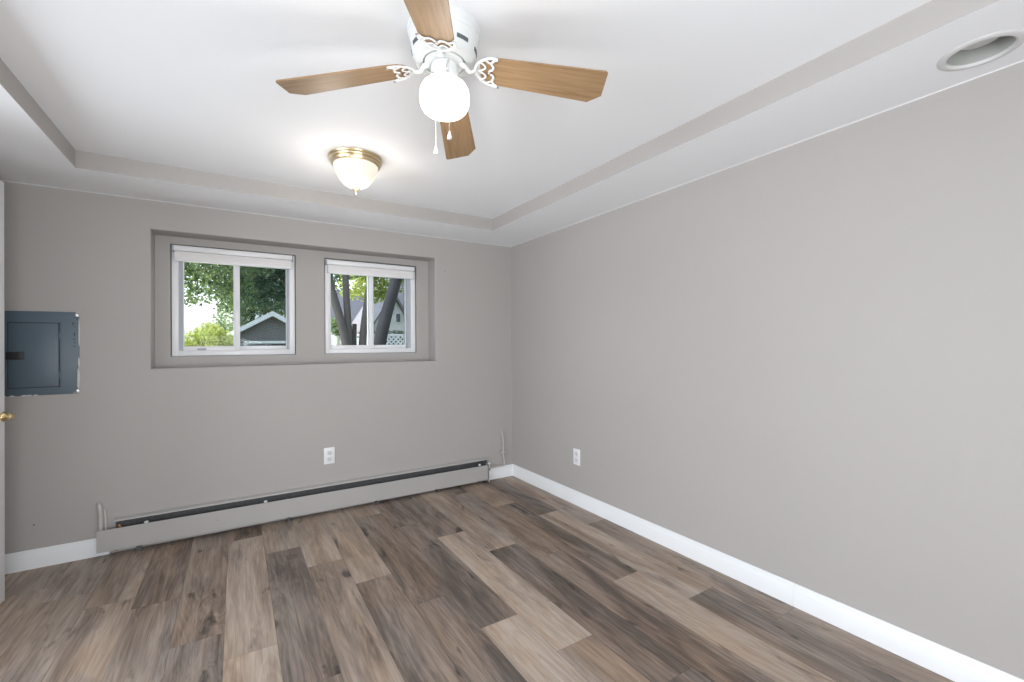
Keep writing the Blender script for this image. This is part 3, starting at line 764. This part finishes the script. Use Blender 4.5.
# big maple spreading over the left window
tree('maple_tree', (-2.6, 9.6, gz(9.6)), [([(-2.6, 9.6, .9), (-2.5, 9.6, 2.2), (-2.2, 9.5, 3.6), (-1.6, 9.3, 5)], (.22, .12)), ([(-2.5, 9.6, 2.2), (-1.6, 9.4, 3.2), (-.4, 9.1, 3.9)], (.12, .04)), ([(-1.9, 9.45, 2.9), (-.9, 9.2, 2.9), (.0, 9.0, 2.7)], (.05, .015))],
     [(-.60, 9.1, 2.85, .55), (-.10, 9.2, 2.65, .50), (-.55, 8.9, 2.25, .38), (.05, 9.4, 2.20, .32), (-1.1, 9.2, 2.6, .6), (-.3, 9.6, 3.5, .9), (-1.5, 9.3, 3.6, 1.0), (.25, 9.5, 2.9, .45), (-.15, 9.0, 2.02, .24), (-.75, 9.2, 2.12, .26), (-.35, 9.2, 2.60, .50), (-.75, 9.3, 2.55, .45), (-.10, 9.4, 2.35, .40)], 15000, .034, 'leaf_mid', 'leafy maple with sunlit gaps behind the left window', seed=2)
tree('linden_tree', (1.80, 13.2, gz(13.2)), [([(1.80, 13.2, .9), (1.78, 13.2, 2.6), (1.7, 13.1, 4.6), (1.5, 13, 6)], (.22, .12)), ([(1.78, 13.2, 2.6), (1.3, 13, 3.4), (.6, 12.8, 3.8)], (.11, .03))],
     [(.75, 12.9, 3.0, .85), (.35, 12.9, 2.78, .55), (1.2, 13.1, 2.95, .65), (.6, 13.0, 4.0, 1.1), (1.7, 13.2, 3.5, 1.1), (.3, 12.8, 3.4, .8), (1.7, 13.1, 3.05, .6), (2.6, 13.2, 4.6, 1.5)], 20000, .052, 'leaf_dark', 'dense dark green tree towering over the garage roof', seed=3)
tree('shrub', (-.50, 12, gz(12)), [([(-.5, 12, .95), (-.48, 12, 1.3), (-.45, 12, 1.6)], (.03, .01)), ([(-.5, 12, .95), (-.7, 12, 1.3), (-.8, 12, 1.5)], (.02, .008))],
     [(-.50, 12, 1.45, .32), (-.80, 12.0, 1.32, .26), (-.24, 12, 1.33, .27), (-.10, 12.0, 1.18, .18), (-.95, 12, 1.15, .22), (-.4, 11.9, 1.15, .3)], 5000, .030, 'leaf_bright', 'sunlit yellow green shrub in front of the garage', 'shrub', seed=4)
# bare lower trunks of the multi-stem tree and of the leaning tree seen through the right window
tree('multi_stem_tree', (1.66, 8, gz(8)), [([(1.66, 8, .92), (1.61, 8, 1.30), (1.50, 8, 1.75), (1.37, 8, 2.25), (1.18, 8, 3.2)], (.085, .055)), ([(1.68, 8.02, .92), (1.66, 8.02, 1.5), (1.625, 8.02, 2.2), (1.60, 8.02, 3.2)], (.066, .050)),
      ([(1.90, 8.05, .92), (1.915, 8.05, 1.4), (1.98, 8.05, 1.95), (2.06, 8.05, 2.6), (2.10, 8.05, 3.4)], (.075, .038)), ([(1.76, 8.1, .92), (1.765, 8.1, 1.3), (1.78, 8.1, 1.60)], (.06, .04))],
     [(1.3, 8.4, 4.1, .55), (2.2, 8.5, 4.3, .6)], 2500, .06, 'leaf_mid', 'tree with several leaning trunks in left half of right window', seed=5)
tree('leaning_tree', (1.90, 7, gz(7)), [([(1.87, 7, .92), (1.93, 7, 1.30), (2.04, 7, 1.75), (2.17, 7, 2.20), (2.30, 7, 2.70), (2.45, 7, 3.5)], (.105, .082))],
     [(2.6, 6.8, 4.2, .6)], 2000, .06, 'leaf_mid', 'thick single trunk leaning right behind the screened window half', seed=6)
tree('background_tree', (7.7, 19, gz(19)), [([(7.7, 19, gz(19)-.1), (7.6, 19, 2.4), (6.9, 19, 4.2), (5.6, 19, 5.0)], (.2, .06))],
     [(4.2, 19, 3.9, .8), (4.9, 19, 3.8, .8), (5.5, 19, 4.0, .8), (4.5, 19, 5.0, 1.0), (5.3, 19, 5.2, 1.0), (6.1, 19.3, 4.6, .7)], 5200, .085, 'leaf_bright', 'bright yellow green tree far behind the tree trunks', seed=7)

tree('background_tree', (1.0, 38.5, gz(38.5)), [([(1.0, 38.5, -1.3), (1.0, 38.5, 2.0), (1.1, 38.5, 5.0)], (.3, .12))],
     [(-.2, 38.5, 3.2, 1.3), (1.2, 38.5, 3.6, 1.5), (2.8, 38.5, 3.4, 1.5), (4.2, 38.5, 3.0, 1.3), (.6, 38.5, 5.0, 1.7), (2.6, 38.5, 5.4, 1.8), (-1.3, 38.5, 2.2, .9)], 9000, .11, 'leaf_mid', 'distant tree showing just above the grey garage roof', seed=12)
# garage
gr = thing('garage', (1.5, 24, -1.2), 'dark grey gabled garage with white trim behind left window', 'garage')
GX, GW = 1.47, 2.06
b = MB()
P = [(GX-GW, -1.3), (GX+GW, -1.3), (GX+GW, 1.45), (GX, 2.72), (GX-GW, 1.45)]
A = [b.bm.verts.new((x, 24, z)) for x, z in P]; B = [b.bm.verts.new((x, 30, z)) for x, z in P]
b.bm.faces.new(A); b.bm.faces.new(B)
for i in range(5): b.bm.faces.new((A[i], A[(i+1) % 5], B[(i+1) % 5], B[i]))
obj('siding', b, 'siding', gr)
rf, fa = MB(), MB()
for s in (-1, 1):
    pts = [(GX, 2.90), (GX+s*(GW+.22), 1.55), (GX+s*(GW+.22), 1.47), (GX, 2.82)]
    a = [rf.bm.verts.new((x, 23.72, z)) for x, z in pts]; c = [rf.bm.verts.new((x, 30.2, z)) for x, z in pts]
    rf.bm.faces.new(a); rf.bm.faces.new(c)
    for i in range(4): rf.bm.faces.new((a[i], a[(i+1) % 4], c[(i+1) % 4], c[i]))
    pts = [(GX, 2.895), (GX+s*(GW+.22), 1.545), (GX+s*(GW+.22), 1.32), (GX, 2.66)]
    a = [fa.bm.verts.new((x, 23.66, z)) for x, z in pts]; c = [fa.bm.verts.new((x, 23.72, z)) for x, z in pts]
    fa.bm.faces.new(a); fa.bm.faces.new(c)
    for i in range(4): fa.bm.faces.new((a[i], a[(i+1) % 4], c[(i+1) % 4], c[i]))
obj('roof', rf, 'shingle', gr); obj('fascia', fa, 'fascia', gr)
b = MB(); b.box(GX-1.16, GX+1.16, 23.94, 24.0, 1.36, 1.48); b.box(GX-1.16, GX-1.04, 23.94, 24.0, -1.2, 1.36); b.box(GX+1.04, GX+1.16, 23.94, 24.0, -1.2, 1.36)
gd = obj('door_casing', b, 'fascia', gr)
b = MB()
for k in range(5): b.box(GX-1.04, GX+1.04, 23.96, 23.99, -1.2+k*.51, -1.2+k*.51+.50, .01)
obj('overhead_door', b, 'shingle', gr)

# neighbour's houses
nh = thing('house', (5.5, 28, -1.2), 'far house with blue grey shingle roof behind the trunks', 'house')
b = MB(); b.box(4.5, 7.1, 28.2, 34, -1.3, 2.0); obj('wall', b, 'whitesiding', nh)
b = MB(); pts = [(27.7, 2.0), (27.7, 2.12), (31.5, 5.0), (35.3, 2.12), (35.3, 2.0), (31.5, 4.86)]
a = [b.bm.verts.new((4.2, y, z)) for y, z in pts]; c = [b.bm.verts.new((7.4, y, z)) for y, z in pts]
b.bm.faces.new(a); b.bm.faces.new(c)
for i in range(6): b.bm.faces.new((a[i], a[(i+1) % 6], c[(i+1) % 6], c[i]))
obj('roof', b, 'shingle', nh)
for x in (4.7, 5.5, 6.3):
    b = MB(); b.box(x, x+.6, 28.16, 28.2, .4, 1.6); obj('window', b, 'darkpane', nh)
wh = thing('house', (6.75, 22, -1.0), 'white gabled house with small window beyond lattice fence', 'house')
b = MB(); P = [(5.7, -1.2), (7.62, -1.2), (7.62, 2.2), (6.70, 3.72), (5.7, 2.2)]
A = [b.bm.verts.new((x, 22, z)) for x, z in P]; B = [b.bm.verts.new((x, 27, z)) for x, z in P]
b.bm.faces.new(A); b.bm.faces.new(B)
for i in range(5): b.bm.faces.new((A[i], A[(i+1) % 5], B[(i+1) % 5], B[i]))
obj('siding', b, 'whitesiding', wh)
b = MB()
for s, e in ((-1, 5.45), (1, 7.86)):
    pts = [(6.70, 3.95), (e, 1.98), (e, 1.84), (6.70, 3.78)]
    a = [b.bm.verts.new((x, 21.75, z)) for x, z in pts]; c = [b.bm.verts.new((x, 27.2, z)) for x, z in pts]
    b.bm.faces.new(a); b.bm.faces.new(c)
    for i in range(4): b.bm.faces.new((a[i], a[(i+1) % 4], c[(i+1) % 4], c[i]))
obj('roof', b, 'shingle2', wh)
b = MB(); b.box(6.82, 7.10, 21.95, 22.0, 2.36, 2.86); wq = obj('window', b, 'fascia', wh)
b = MB(); b.box(6.86, 7.06, 21.93, 21.95, 2.40, 2.82); obj('pane', b, 'darkpane', wq)
side = thing('house', (9.0, 24.5, -1.0), 'dark roofed house standing right of the white gabled house', 'house')
b = MB(); b.box(7.95, 11.5, 23.0, 27, -1.2, 2.2); obj('wall', b, 'whitesiding', side)
b = MB(); pts = [(22.7, 2.15), (22.7, 2.3), (25, 5.2), (27.3, 2.3), (27.3, 2.15)]
a = [b.bm.verts.new((7.9, y, z)) for y, z in pts]; c = [b.bm.verts.new((11.6, y, z)) for y, z in pts]
b.bm.faces.new(a); b.bm.faces.new(c)
for i in range(5): b.bm.faces.new((a[i], a[(i+1) % 5], c[(i+1) % 5], c[i]))
obj('roof', b, 'shingle2', side)

# hedge, lattice fence, planter
hd = MB(); rg = random.Random(8)
hd2 = [(x, 11.0, 1.28 + rg.uniform(-.04, .05), .34) for x in [2.75 + .22*i for i in range(10)]] + [(x, 11.0, 1.05, .32) for x in [2.75 + .3*i for i in range(7)]]
leaves(hd, hd2, 5200, .04, rg)
hr = thing('hedge', (3.7, 11, gz(11)), 'dark clipped hedge behind the white lattice fence', 'hedge')
obj('foliage', hd, 'leaf_hedge', hr)
b = MB(); b.tube([(3.0, 11, .9), (3.0, 11, 1.3)], .03, 8); obj('stem', b, 'bark', hr)
for x in (3.7, 4.3):
    b = MB(); b.tube([(x, 11, .9), (x, 11, 1.3)], .03, 8); obj('stem', b, 'bark', hr)
lf = thing('lattice_fence', (2.6, 10, gz(10)), 'white diagonal lattice fence across the yard', 'fence')
b = MB(); fx0, fx1, fz0, fz1 = 1.75, 4.2, 1.03, 1.455
def slat(sg):
    t = fx0 - (fz1-fz0)
    while t < fx1 + (fz1-fz0):
        pts = []
        for z in (fz0, fz1):
            pts.append((t + (z-fz0) if sg > 0 else t - (z-fz0) + (fz1-fz0), z))
        (xa, za), (xb, zb) = pts
        def cl(xa, za, xb, zb):
            if xa == xb: return None
            ts = []
            lo, hi = 0., 1.
            for bound, s_ in ((fx0, 1), (fx1, -1)):
                pa, pb = (xa-bound)*s_, (xb-bound)*s_
                if pa < 0 and pb < 0: return None
                if pa < 0: lo = max(lo, pa/(pa-pb))
                if pb < 0: hi = min(hi, pa/(pa-pb))
            if lo >= hi: return None
            return (xa+(xb-xa)*lo, za+(zb-za)*lo, xa+(xb-xa)*hi, za+(zb-za)*hi)
        q = cl(xa, za, xb, zb)
        if q and (q[2]-q[0])**2 > .001:
            b.tube([(q[0], 10+.008*sg, q[1]), (q[2], 10+.008*sg, q[3])], .019, 4, flat=1)
        t += .105
slat(1); slat(-1)
obj('lattice_panel', b, 'lattice', lf)
b = MB(); b.box(fx0, fx1, 9.975, 10.025, .995, 1.045); b.box(fx0, fx1, 9.975, 10.025, 1.44, 1.475); obj('rail', b, 'lattice', lf)
for x in (1.72, 4.22):
    b = MB(); b.box(x-.045, x+.045, 9.955, 10.045, .9, 1.52, .006); obj('post', b, 'lattice', lf)
pl = thing('planter', (1.558, 8.5, gz(8.5)), 'white planter with leafy green plant beside the tree trunks', 'planter')
b = MB(); b.lathe([(0, 1.0), (.055, 1.0), (.058, 1.02), (.032, 1.06), (.030, 1.20), (.045, 1.235), (.062, 1.37), (.070, 1.385), (.066, 1.395), (.056, 1.38), (0, 1.375)], (1.515, 8.3, 0), seg=24)
obj('pot', b, 'potwhite', pl, smooth=40)
b = MB(); leaves(b, [(1.515, 8.3, 1.50, .12), (1.50, 8.3, 1.62, .10), (1.56, 8.3, 1.42, .07)], 420, .032, random.Random(9)); obj('plant', b, 'leaf_mid', pl)

for o in bpy.data.objects:
    if '_b' in o: del o['_b']
